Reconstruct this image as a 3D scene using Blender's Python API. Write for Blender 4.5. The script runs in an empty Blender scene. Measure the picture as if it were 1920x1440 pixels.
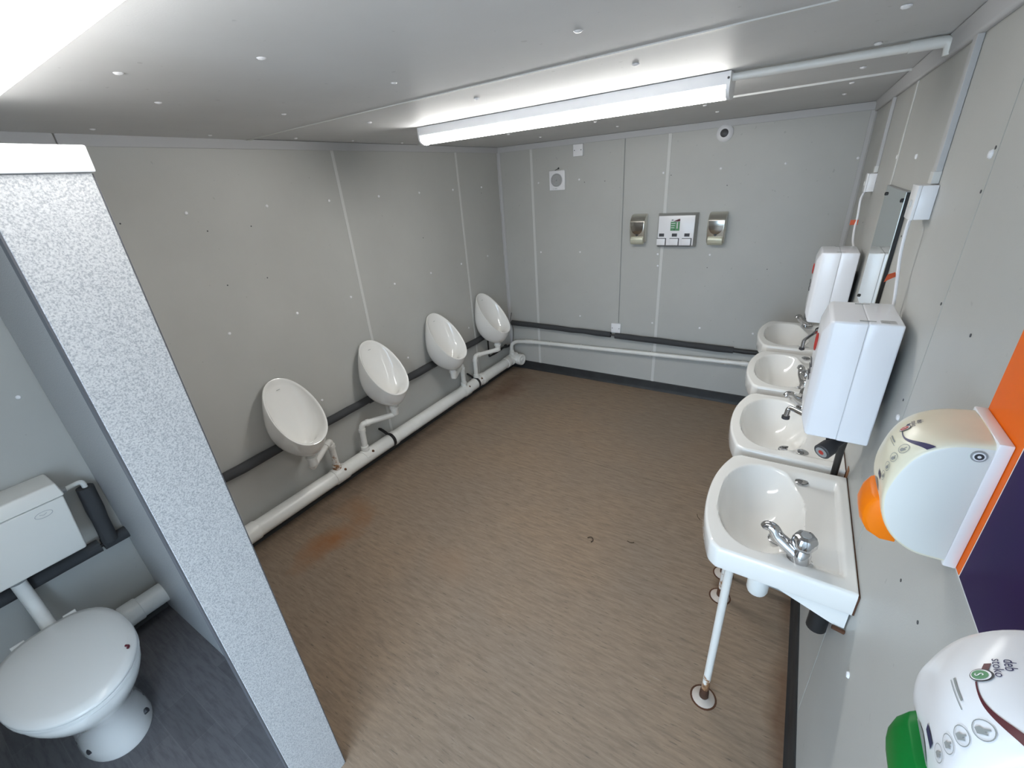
import bpy, bmesh, math, random
from mathutils import Vector, Matrix
random.seed(7)
PI = math.pi
sc = bpy.context.scene
col = sc.collection

# ------------------------------------------------------------------ camera, world, exposure
W, D, H = 2.805, 3.328, 2.2          # room: left wall x=0, right wall x=W, far wall y=D, ceiling z=H
YN = -1.28                           # near wall, behind the camera
CAM = (2.51398, -0.52824, 1.91016)
YAW, PITCH, ROLL, FPX = -0.583601, -0.435977, -0.075566, 814.356
_f = Vector((math.sin(YAW)*math.cos(PITCH), math.cos(YAW)*math.cos(PITCH), math.sin(PITCH)))
_r = _f.cross(Vector((0, 0, 1))).normalized(); _u = _r.cross(_f)
_r2 = _r*math.cos(ROLL) + _u*math.sin(ROLL); _u2 = -_r*math.sin(ROLL) + _u*math.cos(ROLL)
cd = bpy.data.cameras.new('camera'); cam = bpy.data.objects.new('camera', cd); col.objects.link(cam)
cd.sensor_fit = 'HORIZONTAL'; cd.sensor_width = 36; cd.lens = FPX/1920*36; cd.clip_start = 0.02
mw = Matrix((( _r2.x, _u2.x, -_f.x, CAM[0]), (_r2.y, _u2.y, -_f.y, CAM[1]), (_r2.z, _u2.z, -_f.z, CAM[2]), (0, 0, 0, 1)))
cam.matrix_world = mw
sc.camera = cam

wd = bpy.data.worlds.new('overcast_sky'); sc.world = wd; wd.use_nodes = True
bg = wd.node_tree.nodes['Background']; bg.inputs[0].default_value = (0.60, 0.79, 1.0, 1); bg.inputs[1].default_value = 5.6
LAMP = 28.0
sc.view_settings.view_transform = 'Standard'; sc.view_settings.look = 'None'
sc.view_settings.gamma = 1; sc.view_settings.use_curve_mapping = False
sc.view_settings.exposure = 0.55

# ------------------------------------------------------------------ materials
def new_mat(name):
    m = bpy.data.materials.new(name); m.use_nodes = True
    return m, m.node_tree.nodes, m.node_tree.links, m.node_tree.nodes['Principled BSDF']
def pos_node(n, l, scale):
    g = n.new('ShaderNodeNewGeometry'); v = n.new('ShaderNodeVectorMath'); v.operation = 'MULTIPLY'
    l.new(g.outputs['Position'], v.inputs[0]); v.inputs[1].default_value = scale
    return v.outputs[0]
def noise(n, l, vec, scale, detail=2.0, rough=.5):
    t = n.new('ShaderNodeTexNoise'); t.inputs['Scale'].default_value = scale; t.inputs['Detail'].default_value = detail
    t.inputs['Roughness'].default_value = rough; l.new(vec, t.inputs['Vector']); return t.outputs['Fac']
def ramp(n, l, fac, stops):
    r = n.new('ShaderNodeValToRGB'); l.new(fac, r.inputs[0]); e = r.color_ramp.elements
    while len(e) < len(stops): e.new(.5)
    for a, (p, c) in zip(e, stops): a.position = p; a.color = (*c, 1) if len(c) == 3 else c
    return r.outputs[0]
def mix(n, l, fac, a, b):
    m = n.new('ShaderNodeMix'); m.data_type = 'RGBA'
    for s, v in ((m.inputs[0], fac), (m.inputs[6], a), (m.inputs[7], b)):
        if hasattr(v, 'is_linked'): l.new(v, s)
        elif isinstance(v, (int, float)): s.default_value = v
        else: s.default_value = (*v, 1)
    return m.outputs[2]
def bump(n, l, b, h, strength, dist=.002):
    k = n.new('ShaderNodeBump'); k.inputs['Strength'].default_value = strength; k.inputs['Distance'].default_value = dist
    l.new(h, k.inputs['Height']); l.new(k.outputs[0], b.inputs['Normal'])
def plain(name, c, rough=.5, metal=0., grain=0., gscale=300., vary=0., coat=0., spec=None):
    m, n, l, b = new_mat(name)
    b.inputs['Base Color'].default_value = (*c, 1); b.inputs['Roughness'].default_value = rough
    b.inputs['Metallic'].default_value = metal; b.inputs['Coat Weight'].default_value = coat
    b.inputs['Coat Roughness'].default_value = .05
    if spec is not None: b.inputs['Specular IOR Level'].default_value = spec
    p = pos_node(n, l, (1, 1, 1))
    if vary:
        f = noise(n, l, p, 9, 3)
        c2 = tuple(x*(1-vary) for x in c); c3 = tuple(min(1, x*(1+vary*.5)) for x in c)
        l.new(ramp(n, l, f, [(.3, c2), (.7, c3)]), b.inputs['Base Color'])
    if grain: bump(n, l, b, noise(n, l, p, gscale, 2), grain)
    return m
def panel_mat(name, c, rough, grain=.16, spec=.5):
    m, n, l, b = new_mat(name)
    p = pos_node(n, l, (1, 1, 1))
    f = noise(n, l, p, 2.2, 4, .6)
    base = ramp(n, l, f, [(.3, tuple(x*.93 for x in c)), (.7, c)])
    s = ramp(n, l, noise(n, l, p, 38, 1), [(.765, (0, 0, 0)), (.80, (1, 1, 1))])
    l.new(mix(n, l, s, base, tuple(x*.82 for x in c)), b.inputs['Base Color'])
    b.inputs['Roughness'].default_value = rough; b.inputs['Specular IOR Level'].default_value = spec
    bump(n, l, b, noise(n, l, p, 260, 2), grain, .0015)
    return m
M = {}
M['panel'] = panel_mat('coated_wall_panel', (.50, .50, .475), .45)
M['ceil'] = panel_mat('coated_ceiling_panel', (.68, .68, .68), .50, .10, .03)
M['strip'] = plain('joint_strip_plastic', (.64, .64, .62), .45)
M['trim'] = plain('grey_white_trim', (.50, .50, .505), .65, grain=.05)
M['pvc'] = plain('white_upvc', (.83, .83, .80), .28, vary=.06)
M['pvc_dirty'] = None
M['ceramic'] = plain('glazed_ceramic', (.84, .83, .80), .06, coat=.5)
M['chrome'] = plain('chrome', (.60, .60, .61), .08, 1.)
M['steel'] = plain('brushed_steel', (.74, .72, .65), .30, 1.)
M['shield'] = plain('polished_shield', (.50, .49, .46), .15, 1.)
M['steel_lo'] = plain('satin_champagne_plastic', (.62, .62, .50), .35, .3)
M['black'] = plain('black_rubber', (.012, .012, .013), .5)
M['dark'] = plain('dark_plastic', (.04, .04, .045), .45)
M['foam'] = plain('grey_pipe_insulation', (.050, .052, .056), .85, grain=.4, gscale=400)
M['skirt'] = plain('charcoal_skirting_vinyl', (.028, .029, .030), .55, vary=.3)
M['white'] = plain('white_plastic', (.86, .86, .88), .25)
M['heater'] = plain('heater_white_enamel', (.85, .86, .90), .22, coat=.2)
M['seam'] = plain('shadow_gap_grey', (.25, .25, .25), .6)
M['cream'] = plain('aged_cream_plastic', (.80, .76, .60), .28, vary=.08)
M['creamside'] = plain('pale_grey_plastic_side', (.74, .75, .72), .3)
M['orange'] = plain('orange_plastic', (.90, .21, .004), .35, spec=.2)
M['orange_board'] = plain('orange_print', (.85, .15, .005), .4, spec=.08)
M['purple'] = plain('deep_purple_print', (.020, .004, .065), .35, spec=.04)
M['green'] = plain('green_plastic', (.003, .17, .028), .35, spec=.2)
M['maroon'] = plain('maroon_print', (.09, .006, .015), .4)
M['navy'] = plain('navy_print', (.022, .02, .09), .4)
M['greyprint'] = plain('grey_print', (.30, .31, .30), .5)
M['greenprint'] = plain('green_print', (.09, .27, .12), .4)
M['redprint'] = plain('red_print', (.45, .03, .02), .4)
M['tape'] = plain('orange_tape', (.62, .10, .03), .45)
M['grey'] = plain('mid_grey_plastic', (.30, .31, .31), .4)
M['mirror'] = plain('mirror_silver', (.80, .86, .84), .015, 1.)
M['seat'] = plain('toilet_seat_plastic', (.78, .78, .76), .22)
M['cistern'] = plain('cistern_plastic', (.80, .79, .75), .3)
M['leaf'] = plain('dry_leaf', (.05, .03, .015), .8)
M['ground'] = plain('concrete_ground', (.30, .29, .27), .9, vary=.2)
M['door_edge'] = plain('dark_edge_band', (.10, .10, .11), .5)
def lam():
    m, n, l, b = new_mat('speckled_white_laminate')
    p = pos_node(n, l, (1, 1, 1))
    c = ramp(n, l, noise(n, l, p, 330, 2, .6), [(.35, (.32, .325, .34)), (.50, (.49, .49, .495)), (.65, (.59, .585, .58))])
    l.new(c, b.inputs['Base Color']); b.inputs['Roughness'].default_value = .42; return m
M['laminate'] = lam()
def glow(name, c, s):
    m, n, l, b = new_mat(name)
    b.inputs['Base Color'].default_value = (.9, .9, .9, 1); b.inputs['Emission Color'].default_value = (*c, 1)
    b.inputs['Emission Strength'].default_value = s; return m
M['lamp2'] = glow('opal_lamp_diffuser_dimmer', (1, .99, .96), LAMP*.5)
M['lamp'] = glow('opal_lamp_diffuser', (1, .99, .96), LAMP)
def rusty(name, c, lo, hi, scale=30, k_=.32):
    """white paint with brown rust that thickens towards the low end (z=lo)"""
    m, n, l, b = new_mat(name)
    p = pos_node(n, l, (1, 1, 1)); f = noise(n, l, p, scale, 4, .65)
    s = n.new('ShaderNodeSeparateXYZ'); g = n.new('ShaderNodeNewGeometry'); l.new(g.outputs['Position'], s.inputs[0])
    mr = n.new('ShaderNodeMapRange'); mr.inputs[1].default_value = lo; mr.inputs[2].default_value = hi
    mr.inputs[3].default_value = k_; mr.inputs[4].default_value = -.22; l.new(s.outputs[2], mr.inputs[0])
    a = n.new('ShaderNodeMath'); a.operation = 'ADD'; l.new(f, a.inputs[0]); l.new(mr.outputs[0], a.inputs[1])
    l.new(ramp(n, l, a.outputs[0], [(.50, c), (.58, (.36, .19, .09)), (.75, (.09, .035, .018))]), b.inputs['Base Color'])
    b.inputs['Roughness'].default_value = .5; bump(n, l, b, f, .2); return m
M['leg'] = rusty('rust_spotted_white_paint', (.76, .74, .70), 0.0, .22)
M['foot'] = plain('dirty_cream_paint', (.55, .48, .42), .5, vary=.25)
M['rustring'] = plain('brown_rust', (.10, .04, .018), .85, vary=.5)
M['ruststain'] = plain('rust_brown_stain', (.28, .13, .06), .8, vary=.5)
M['pvc_dirty'] = rusty('stained_white_upvc', (.80, .78, .74), .19, .40, 22, .10)
def floor_mat():
    m, n, l, b = new_mat('streaked_brown_vinyl')
    st = noise(n, l, pos_node(n, l, (9, 62, 1)), 1.0, 5, .65)
    st2 = noise(n, l, pos_node(n, l, (17, 150, 1)), 1.0, 3, .55)
    bigv = noise(n, l, pos_node(n, l, (1.3, 1.3, 1)), 1.0, 3, .55)
    base = mix(n, l, ramp(n, l, bigv, [(.35, (0, 0, 0)), (.62, (1, 1, 1))]), (.275, .215, .162), (.310, .225, .155))
    c = mix(n, l, ramp(n, l, st, [(.30, (0, 0, 0)), (.62, (1, 1, 1))]), (.205, .152, .110), base)
    c = mix(n, l, ramp(n, l, st2, [(.62, (0, 0, 0)), (.72, (.5, .5, .5))]), c, (.37, .30, .24))
    c = mix(n, l, ramp(n, l, st2, [(.30, (.75, .75, .75)), (.37, (0, 0, 0))]), c, (.115, .092, .072))
    g = n.new('ShaderNodeNewGeometry')
    dn = noise(n, l, pos_node(n, l, (3.5, 3.5, 1)), 1.0, 4, .6)
    for (cx, cy, rx, ry, colr, k) in [(.42, .55, .30, .62, (.27, .11, .035), .8), (.36, .80, .42, .36, (.25, .12, .05), .6), (.28, 2.8, .40, 1.1, (.14, .075, .045), .75),
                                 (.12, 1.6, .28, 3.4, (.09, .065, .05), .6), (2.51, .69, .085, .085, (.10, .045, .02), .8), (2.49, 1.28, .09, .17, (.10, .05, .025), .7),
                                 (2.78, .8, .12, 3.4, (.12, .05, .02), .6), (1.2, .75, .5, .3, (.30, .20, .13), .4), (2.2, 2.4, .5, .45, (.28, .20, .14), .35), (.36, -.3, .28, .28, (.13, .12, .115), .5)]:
        v = n.new('ShaderNodeVectorMath'); v.operation = 'SUBTRACT'; l.new(g.outputs['Position'], v.inputs[0]); v.inputs[1].default_value = (cx, cy, 0)
        w = n.new('ShaderNodeVectorMath'); w.operation = 'MULTIPLY'; l.new(v.outputs[0], w.inputs[0]); w.inputs[1].default_value = (1/rx, 1/ry, 0)
        d = n.new('ShaderNodeVectorMath'); d.operation = 'LENGTH'; l.new(w.outputs[0], d.inputs[0])
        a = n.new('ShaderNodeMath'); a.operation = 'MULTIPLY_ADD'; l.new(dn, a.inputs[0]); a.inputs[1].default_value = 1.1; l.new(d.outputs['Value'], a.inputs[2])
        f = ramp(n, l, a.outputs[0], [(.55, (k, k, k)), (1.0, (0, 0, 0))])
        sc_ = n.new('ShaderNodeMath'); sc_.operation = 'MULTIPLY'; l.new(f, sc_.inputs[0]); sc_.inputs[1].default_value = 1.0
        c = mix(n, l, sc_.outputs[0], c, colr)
    l.new(c, b.inputs['Base Color'])
    l.new(ramp(n, l, bigv, [(.3, (.48,)*3), (.7, (.60,)*3)]), b.inputs['Roughness'])
    b.inputs['Specular IOR Level'].default_value = .3
    bump(n, l, b, st, .10, .001)
    return m
M['floor'] = floor_mat()
def grey_floor():
    m, n, l, b = new_mat('grey_plank_print_vinyl')
    br = n.new('ShaderNodeTexBrick'); l.new(pos_node(n, l, (1, 1, 1)), br.inputs['Vector']); br.inputs['Scale'].default_value = 1
    br.inputs['Brick Width'].default_value = .24; br.inputs['Row Height'].default_value = .12; br.inputs['Mortar Size'].default_value = .0012
    br.inputs['Color1'].default_value = (.125, .122, .130, 1); br.inputs['Color2'].default_value = (.155, .150, .158, 1); br.inputs['Mortar'].default_value = (.165, .16, .168, 1)
    st = noise(n, l, pos_node(n, l, (9, 62, 1)), 1.0, 5, .65)
    l.new(mix(n, l, ramp(n, l, st, [(.32, (.6, .6, .6)), (.55, (0, 0, 0))]), br.outputs[0], (.075, .073, .08)), b.inputs['Base Color'])
    b.inputs['Roughness'].default_value = .6; b.inputs['Specular IOR Level'].default_value = .3
    return m
M['floor_grey'] = grey_floor()

# ------------------------------------------------------------------ mesh helpers
class MB:
    def __init__(s): s.v = []; s.f = []
    def add(s, vs, fs):
        o = len(s.v); s.v += [tuple(p) for p in vs]; s.f += [tuple(i+o for i in f) for f in fs]; return s
    def box(s, x0, x1, y0, y1, z0, z1):
        return s.add([(x0,y0,z0),(x1,y0,z0),(x1,y1,z0),(x0,y1,z0),(x0,y0,z1),(x1,y0,z1),(x1,y1,z1),(x0,y1,z1)],
                     [(0,3,2,1),(4,5,6,7),(0,1,5,4),(1,2,6,5),(2,3,7,6),(3,0,4,7)])
    def loft(s, rings, closed=True, cap0=True, cap1=True):
        n = len(rings[0]); vs = [p for r in rings for p in r]; fs = []
        for k in range(len(rings)-1):
            for i in range(n if closed else n-1):
                j = (i+1) % n; fs.append((k*n+i, k*n+j, (k+1)*n+j, (k+1)*n+i))
        if cap0: fs.append(tuple(range(n-1, -1, -1)))
        if cap1: fs.append(tuple(range((len(rings)-1)*n, len(rings)*n)))
        return s.add(vs, fs)
    def tube(s, path, r, n=14, caps=True):
        P = [Vector(p) for p in path]; rs = r if isinstance(r, (list, tuple)) else [r]*len(P)
        T = []
        for i in range(len(P)):
            a = P[max(i-1, 0)]; b = P[min(i+1, len(P)-1)]; T.append((b-a).normalized())
        up = Vector((0, 0, 1)) if abs(T[0].z) < .9 else Vector((1, 0, 0))
        nrm = (up - T[0]*up.dot(T[0])).normalized(); rings = []
        for i, p in enumerate(P):
            nrm = (nrm - T[i]*nrm.dot(T[i])).normalized(); bn = T[i].cross(nrm)
            rings.append([p + (nrm*math.cos(2*PI*k/n) + bn*math.sin(2*PI*k/n))*rs[i] for k in range(n)])
        return s.loft(rings, True, caps, caps)
    def lathe(s, prof, c=(0,0,0), axis=(0,0,1), n=24):
        """prof: [(radius, height along axis)]"""
        c = Vector(c); A = Vector(axis).normalized(); up = Vector((0,0,1)) if abs(A.z) < .9 else Vector((1,0,0))
        e = (up - A*up.dot(A)).normalized(); g = A.cross(e)
        return s.loft([[c + A*h + (e*math.cos(2*PI*k/n)+g*math.sin(2*PI*k/n))*max(r,1e-5) for k in range(n)] for r, h in prof])
    def prism(s, poly, axis, a0, a1):
        def pt(p, a): return {'x': (a, p[0], p[1]), 'y': (p[0], a, p[1]), 'z': (p[0], p[1], a)}[axis]
        return s.loft([[pt(p, a0) for p in poly], [pt(p, a1) for p in poly]])
    def sphere(s, c, r, n=12, m=8, sc=(1,1,1)):
        rings = []
        for i in range(m+1):
            t = PI*i/m; rings.append([(c[0]+sc[0]*r*max(math.sin(t),1e-4)*math.cos(2*PI*k/n), c[1]+sc[1]*r*max(math.sin(t),1e-4)*math.sin(2*PI*k/n), c[2]-sc[2]*r*math.cos(t)) for k in range(n)])
        return s.loft(rings)
    def rot(s, c, ang):
        ca, sa = math.cos(ang), math.sin(ang)
        s.v = [(c[0]+(x-c[0])*ca-(y-c[1])*sa, c[1]+(x-c[0])*sa+(y-c[1])*ca, z) for x, y, z in s.v]; return s
    def mesh(s, name, mat, off=(0,0,0), bevel=0, seg=2, smooth=True, angle=35, limit=30):
        me = bpy.data.meshes.new(name); me.from_pydata([(x-off[0], y-off[1], z-off[2]) for x, y, z in s.v], [], s.f)
        bm = bmesh.new(); bm.from_mesh(me); bmesh.ops.recalc_face_normals(bm, faces=bm.faces)
        if bevel:
            es = [e for e in bm.edges if len(e.link_faces) == 2 and e.calc_face_angle(0) > math.radians(limit)]
            bmesh.ops.bevel(bm, geom=es, offset=bevel, segments=seg, profile=.5, affect='EDGES', clamp_overlap=True)
            bmesh.ops.recalc_face_normals(bm, faces=bm.faces)
        bm.to_mesh(me); bm.free(); me.materials.append(mat)
        if smooth:
            me.shade_smooth(); me.set_sharp_from_angle(angle=math.radians(angle))
        return me
def fillet(pts, r=.02, n=6):
    P = [Vector(p) for p in pts]; out = [P[0]]
    for i in range(1, len(P)-1):
        a, b = (P[i-1]-P[i]), (P[i+1]-P[i]); d = min(r, a.length*.49, b.length*.49)
        s, e = P[i]+a.normalized()*d, P[i]+b.normalized()*d
        for k in range(n+1):
            t = k/n; out.append(s*(1-t)**2 + P[i]*2*t*(1-t) + e*t*t)
    out.append(P[-1]); return out
def spline(pts, n=8):
    P = [Vector(p) for p in pts]; Q = [P[0]*2-P[1]] + P + [P[-1]*2-P[-2]]; out = []
    for i in range(1, len(Q)-2):
        a, b, c, d = Q[i-1:i+3]
        for k in range(n):
            t = k/n; out.append(.5*((2*b)+(c-a)*t+(2*a-5*b+4*c-d)*t*t+(3*b-a-3*c+d)*t**3))
    out.append(P[-1]); return out
def tag(o, label, cat=None, group=None, kind=None):
    o['label'] = label
    if cat: o['category'] = cat
    if group: o['group'] = group
    if kind: o['kind'] = kind
    return o
def rootloc(p):
    while p.parent: p = p.parent
    return tuple(p.location)
def thing(name, loc, label, cat, group=None, kind=None):
    o = bpy.data.objects.new(name, None); col.objects.link(o); o.location = loc; o.empty_display_size = .05
    return tag(o, label, cat, group, kind)
def part(name, mb, mat, parent, label=None, **k):
    o = bpy.data.objects.new(name, mb.mesh(name, mat, rootloc(parent), **k)); col.objects.link(o); o.parent = parent
    if label: o['label'] = label
    return o
def single(name, mb, mat, label, cat, group=None, kind=None, **k):
    xs, ys, zs = zip(*mb.v); loc = ((min(xs)+max(xs))/2, (min(ys)+max(ys))/2, min(zs))
    o = bpy.data.objects.new(name, mb.mesh(name, mat, loc, **k)); col.objects.link(o); o.location = loc
    return tag(o, label, cat, group, kind)
def copy_tree(o, parent=None):
    c = o.copy(); col.objects.link(c); c.parent = parent
    for ch in list(o.children): copy_tree(ch, c)
    return c
def text_mb(body, size, fn, align='CENTER'):
    """lettering as flat mesh; fn maps (x right, y up) on the surface to a world point"""
    cu = bpy.data.curves.new('lettering', 'FONT'); cu.body = body; cu.size = size; cu.align_x = align; cu.resolution_u = 3
    ob = bpy.data.objects.new('lettering', cu); me = bpy.data.meshes.new_from_object(ob)
    mb = MB(); mb.add([fn(v.co.x, v.co.y) for v in me.vertices], [tuple(p.vertices) for p in me.polygons])
    bpy.data.objects.remove(ob); bpy.data.curves.remove(cu); bpy.data.meshes.remove(me); return mb

# ------------------------------------------------------------------ structure: floor, walls, ceiling
B = MB
fl = single('floor', B().box(-.06, W+.06, YN-.06, D+.06, -.10, -.004), M['skirt'], 'streaked brown-grey vinyl floor', 'floor', kind='structure')
sy = lambda x: 1.985 - .03*(x-.4)/1.5
part('vinyl_sheet', B().add([(0,YN,-.0039),(W,YN,-.0039),(W,sy(W)-.0012,-.0039),(0,sy(0)-.0012,-.0039),(0,YN,0),(W,YN,0),(W,sy(W)-.0012,0),(0,sy(0)-.0012,0)], [(0,3,2,1),(4,5,6,7),(0,1,5,4),(1,2,6,5),(2,3,7,6),(3,0,4,7)]), M['floor'], fl)
part('vinyl_sheet', B().add([(0,sy(0)+.0012,-.0039),(W,sy(W)+.0012,-.0039),(W,D,-.0039),(0,D,-.0039),(0,sy(0)+.0012,0),(W,sy(W)+.0012,0),(W,D,0),(0,D,0)], [(0,3,2,1),(4,5,6,7),(0,1,5,4),(1,2,6,5),(2,3,7,6),(3,0,4,7)]), M['floor'], fl)

part('vinyl_sheet', B().box(.0, 1.402, YN, -.182, 0.0, .0012), M['floor_grey'], fl)

PT = .004
wl = single('wall_left', B().box(-.07, -PT, YN-.06, D+.06, 0, H+.03), M['seam'], 'pale grey coated panel wall behind the urinals', 'wall', kind='structure')
ys = [YN, .228, 1.47, 2.69, D]
for a, b in zip(ys, ys[1:]):
    part('wall_panel', B().box(-PT, 0, a+.0015, b-.0015, 0, H), M['panel'], wl)
part('joint_strip', B().box(0, .003, .203, .253, 0, H-.045), M['trim'], wl, bevel=.001, seg=1)
for y in ys[2:4]: part('joint_strip', B().box(0, .0035, y-.011, y+.011, 0, H-.045), M['strip'], wl, bevel=.0012, seg=1)
wf = single('wall_far', B().box(-.0695, W+.0695, D+PT, D+.07, 0, H+.03), M['seam'], 'pale grey coated panel wall with the soap dispensers', 'wall', kind='structure')
xs = [0, .36, 1.573, W]
for a, b in zip(xs, xs[1:]):
    part('wall_panel', B().box(a+.0015, b-.0015, D, D+PT, 0, H), M['panel'], wf)
for x in xs[1:3]: part('joint_strip', B().box(x-.013, x+.013, D-.0035, D, .0, H-.045), M['strip'], wf, bevel=.0012, seg=1)
wr = single('wall_right', B().box(W+PT, W+.07, YN-.06, D+.06, 0, H+.03), M['seam'], 'pale grey coated panel wall behind the wash basins', 'wall', kind='structure')
yr = [YN, .725, 1.945, D]
for a, b in zip(yr, yr[1:]):
    part('wall_panel', B().box(W, W+PT, a+.0022, b-.0022, 0, H), M['panel'], wr)
part('joint_strip', B().box(W-.003, W, 1.934, 1.956, 0, H-.045), M['strip'], wr, bevel=.001, seg=1)
# near wall with an open double doorway (behind the camera; daylight comes in here)
DX0, DX1, DZ = 1.48, 2.76, 1.98
wn = single('wall_near', B().box(-.07, DX0, YN-.06, YN, 0, H+.03).box(DX1, W+.07, YN-.06, YN, 0, H+.03).box(DX0, DX1, YN-.06, YN, DZ, H+.03), M['panel'], 'pale grey panel wall around the entrance doorway', 'wall', kind='structure', smooth=False)
single('door_1', B().box(DX0, DX0+.03, YN-.07, YN+.012, 0, DZ).box(DX1-.03, DX1, YN-.07, YN+.012, 0, DZ).box(DX0+.03, DX1-.03, YN-.07, YN+.012, DZ-.03, DZ), M['strip'], 'white frame of the open entrance doorway', 'door frame', kind='structure', smooth=False)
single('ground', B().box(-5, 9, -11, YN-.08, -.30, -.20), M['ground'], 'concrete ground outside the doorway', 'ground', kind='structure', smooth=False)
# ceiling: three sheets lapped along the slightly skewed joints
ce = single('ceiling', B().box(-.08, W+.08, YN-.08, D+.08, H+.008, H+.06), M['seam'], 'grey-white coated panel ceiling', 'ceiling', kind='structure')
c1 = lambda x: .955 - .066*x
c2 = lambda x: 2.245 - .066*x
def cpanel(f0, f1, dz0, dz1):
    vs = [(0,f0(0),H+dz0),(W,f0(W),H+dz0),(W,f1(W),H+dz1),(0,f1(0),H+dz1)]
    vs = vs + [(x, y, z+.005) for x, y, z in vs]
    part('ceiling_panel', B().add(vs, [(0,3,2,1),(4,5,6,7),(0,1,5,4),(1,2,6,5),(2,3,7,6),(3,0,4,7)]), M['ceil'], ce, smooth=False)
cpanel(lambda x: YN, lambda x: c1(x)-.001, .002, -.003)
cpanel(lambda x: c1(x)+.001, lambda x: c2(x)-.001, .002, .002)
cpanel(lambda x: c2(x)+.001, lambda x: D, .002, .002)
for f, w in ((c1, .007), (c2, .003)):
    vs = [(0,f(0)-w,H-.006),(W,f(W)-w,H-.006),(W,f(W)+w,H-.006),(0,f(0)+w,H-.006)]; vs += [(x,y,H+.004) for x, y, z in vs]
    part('joint_strip', B().add(vs, [(0,3,2,1),(4,5,6,7),(0,1,5,4),(1,2,6,5),(2,3,7,6),(3,0,4,7)]), M['strip'], ce, smooth=False)
# ceiling edge trims and corner trims
TH = .045
def strim(i, mb, label): single('trim_%d' % i, mb, M['trim'], label, 'trim', kind='structure', bevel=.0015, seg=1)
strim(1, B().box(.0, .009, YN, .190, H-TH, H), 'grey ceiling trim above the toilet cubicle')
strim(2, B().box(.0, .009, .195, D, H-TH, H), 'grey ceiling trim above the urinals')
strim(3, B().box(.009, W-.009, D-.009, D, H-TH, H), 'grey ceiling trim above the soap dispensers')
strim(4, B().prism([(W, H-.055), (W-.010, H-.055), (W-.014, H-.045), (W-.014, H-.012), (W-.02, H), (W, H)], 'y', YN, D), 'grey ceiling trim above the wash basins')
strim(5, B().prism([(0, D-.022), (.004, D-.022), (.008, D-.008), (.03, D-.004), (.03, D), (0, D)], 'z', 0, H-TH), 'vertical corner trim beside the furthest urinal')
strim(6, B().prism([(W, D-.03), (W-.004, D-.03), (W-.008, D-.008), (W-.03, D-.004), (W-.03, D), (W, D)], 'z', 0, H-TH), 'vertical corner trim beyond the furthest basin')
cove = lambda s: [(0, 0), (.020, 0), (.014, .010), (.010, .03), (.008, .085), (.004, .090), (0, .090)]
single('baseboard_far', B().prism([(D-a, z) for a, z in cove(0)], 'x', 0, W), M['skirt'], 'dark vinyl skirting below the soap dispensers', 'skirting', kind='structure')
single('baseboard_left', B().prism([(a, z*.9) for a, z in cove(0)], 'y', YN, D-.02), M['skirt'], 'dark vinyl skirting behind the soil pipe', 'skirting', kind='structure')
single('baseboard_right', B().prism([(W-a, z*1.25) for a, z in cove(0)], 'y', YN, D-.02), M['skirt'], 'dark vinyl skirting below the wash basins', 'skirting', kind='structure')
# screw caps
cap_l = B().lathe([(.0085, 0), (.0085, .002), (.006, .005), (0, .006)], n=10).mesh('screw_cap', M['white'])
cap_c = B().lathe([(.0105, 0), (.0105, .003), (.007, .006), (0, .007)], n=10).mesh('screw_cap', M['white'])
spk = B().lathe([(.0035, 0), (.0035, .001), (0, .0012)], n=8).mesh('drill_hole', M['dark'])
def stick(me, name, parent, loc, axis):
    o = bpy.data.objects.new(name, me); col.objects.link(o); o.parent = parent
    pl = rootloc(parent); o.location = tuple(a-b for a, b in zip(loc, pl))
    o.rotation_euler = Vector((0, 0, 1)).rotation_difference(Vector(axis)).to_euler(); return o
for y in (-.27, .555, .963, 1.371, 1.781, 2.192, 2.604, 3.02):
    for z in (1.878, 1.27, .672):
        if z < 1 and (y < .9 or 1.2 < y < 1.5 or 2.0 < y < 2.4 or y > 2.7): continue
        stick(cap_l, 'screw_cap', wl, (0, y, z), (1, 0, 0))
for y, z in ((.285, 1.859), (.622, 1.788), (.845, 1.786), (.628, 1.515), (.848, 1.509), (3.012, 1.83), (2.163, 1.552)): stick(spk, 'drill_hole', wl, (0, y, z), (1, 0, 0))
for x, z in ((.425, 1.877), (.826, 1.882), (1.54, 1.887), (1.954, 1.888), (2.365, 1.89), (2.765, 1.892), (.422, 1.265), (.832, 1.272), (1.54, 1.267), (1.95, 1.27), (.831, .662), (1.535, .662), (1.548, 1.171), (1.938, .658), (2.345, .655)):
    stick(cap_l, 'screw_cap', wf, (x, D, z), (0, -1, 0))
for x, z in ((1.059, 1.857), (.875, 1.858), (1.60, 1.867), (2.011, 1.772), (1.941, 1.169), (2.365, 1.171)): stick(spk, 'drill_hole', wf, (x, D, z), (0, -1, 0))
for y, z in ((1.964, 1.892), (1.54, 1.892), (.755, 1.894), (.755, 1.315), (.431, .756), (.431, 1.31)): stick(cap_l, 'screw_cap', wr, (W, y, z), (-1, 0, 0))
for y, z in ((.744, 1.905), (.739, 1.829), (.738, 1.606), (.767, 1.358), (.245, 1.172), (.51, 1.608), (2.576, 1.58), (.373, 1.142), (1.40, 1.66)): stick(spk, 'drill_hole', wr, (W, y, z), (-1, 0, 0))
for x, y in ((1.425, .203), (.804, .241), (.164, .27), (.79, .662), (.13, .713), (1.115, .039), (2.031, .571), (2.65, .53), (1.422, .614), (.752, 1.117), (2.02, 1.016), (1.406, 1.057), (.12, 1.16), (.73, 2.362), (1.361, 2.346), (1.345, 2.789), (.72, 2.84), (.1, 1.985), (.12, 1.548), (2.634, .98), (2.621, 1.375), (2.617, 1.812), (2.606, 2.228), (1.989, 2.294), (1.987, 2.702), (2.6, 2.66), (2.05, .16), (2.66, .1)):
    stick(cap_c, 'screw_cap', ce, (x, y, H+.001), (0, 0, -1))

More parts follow.
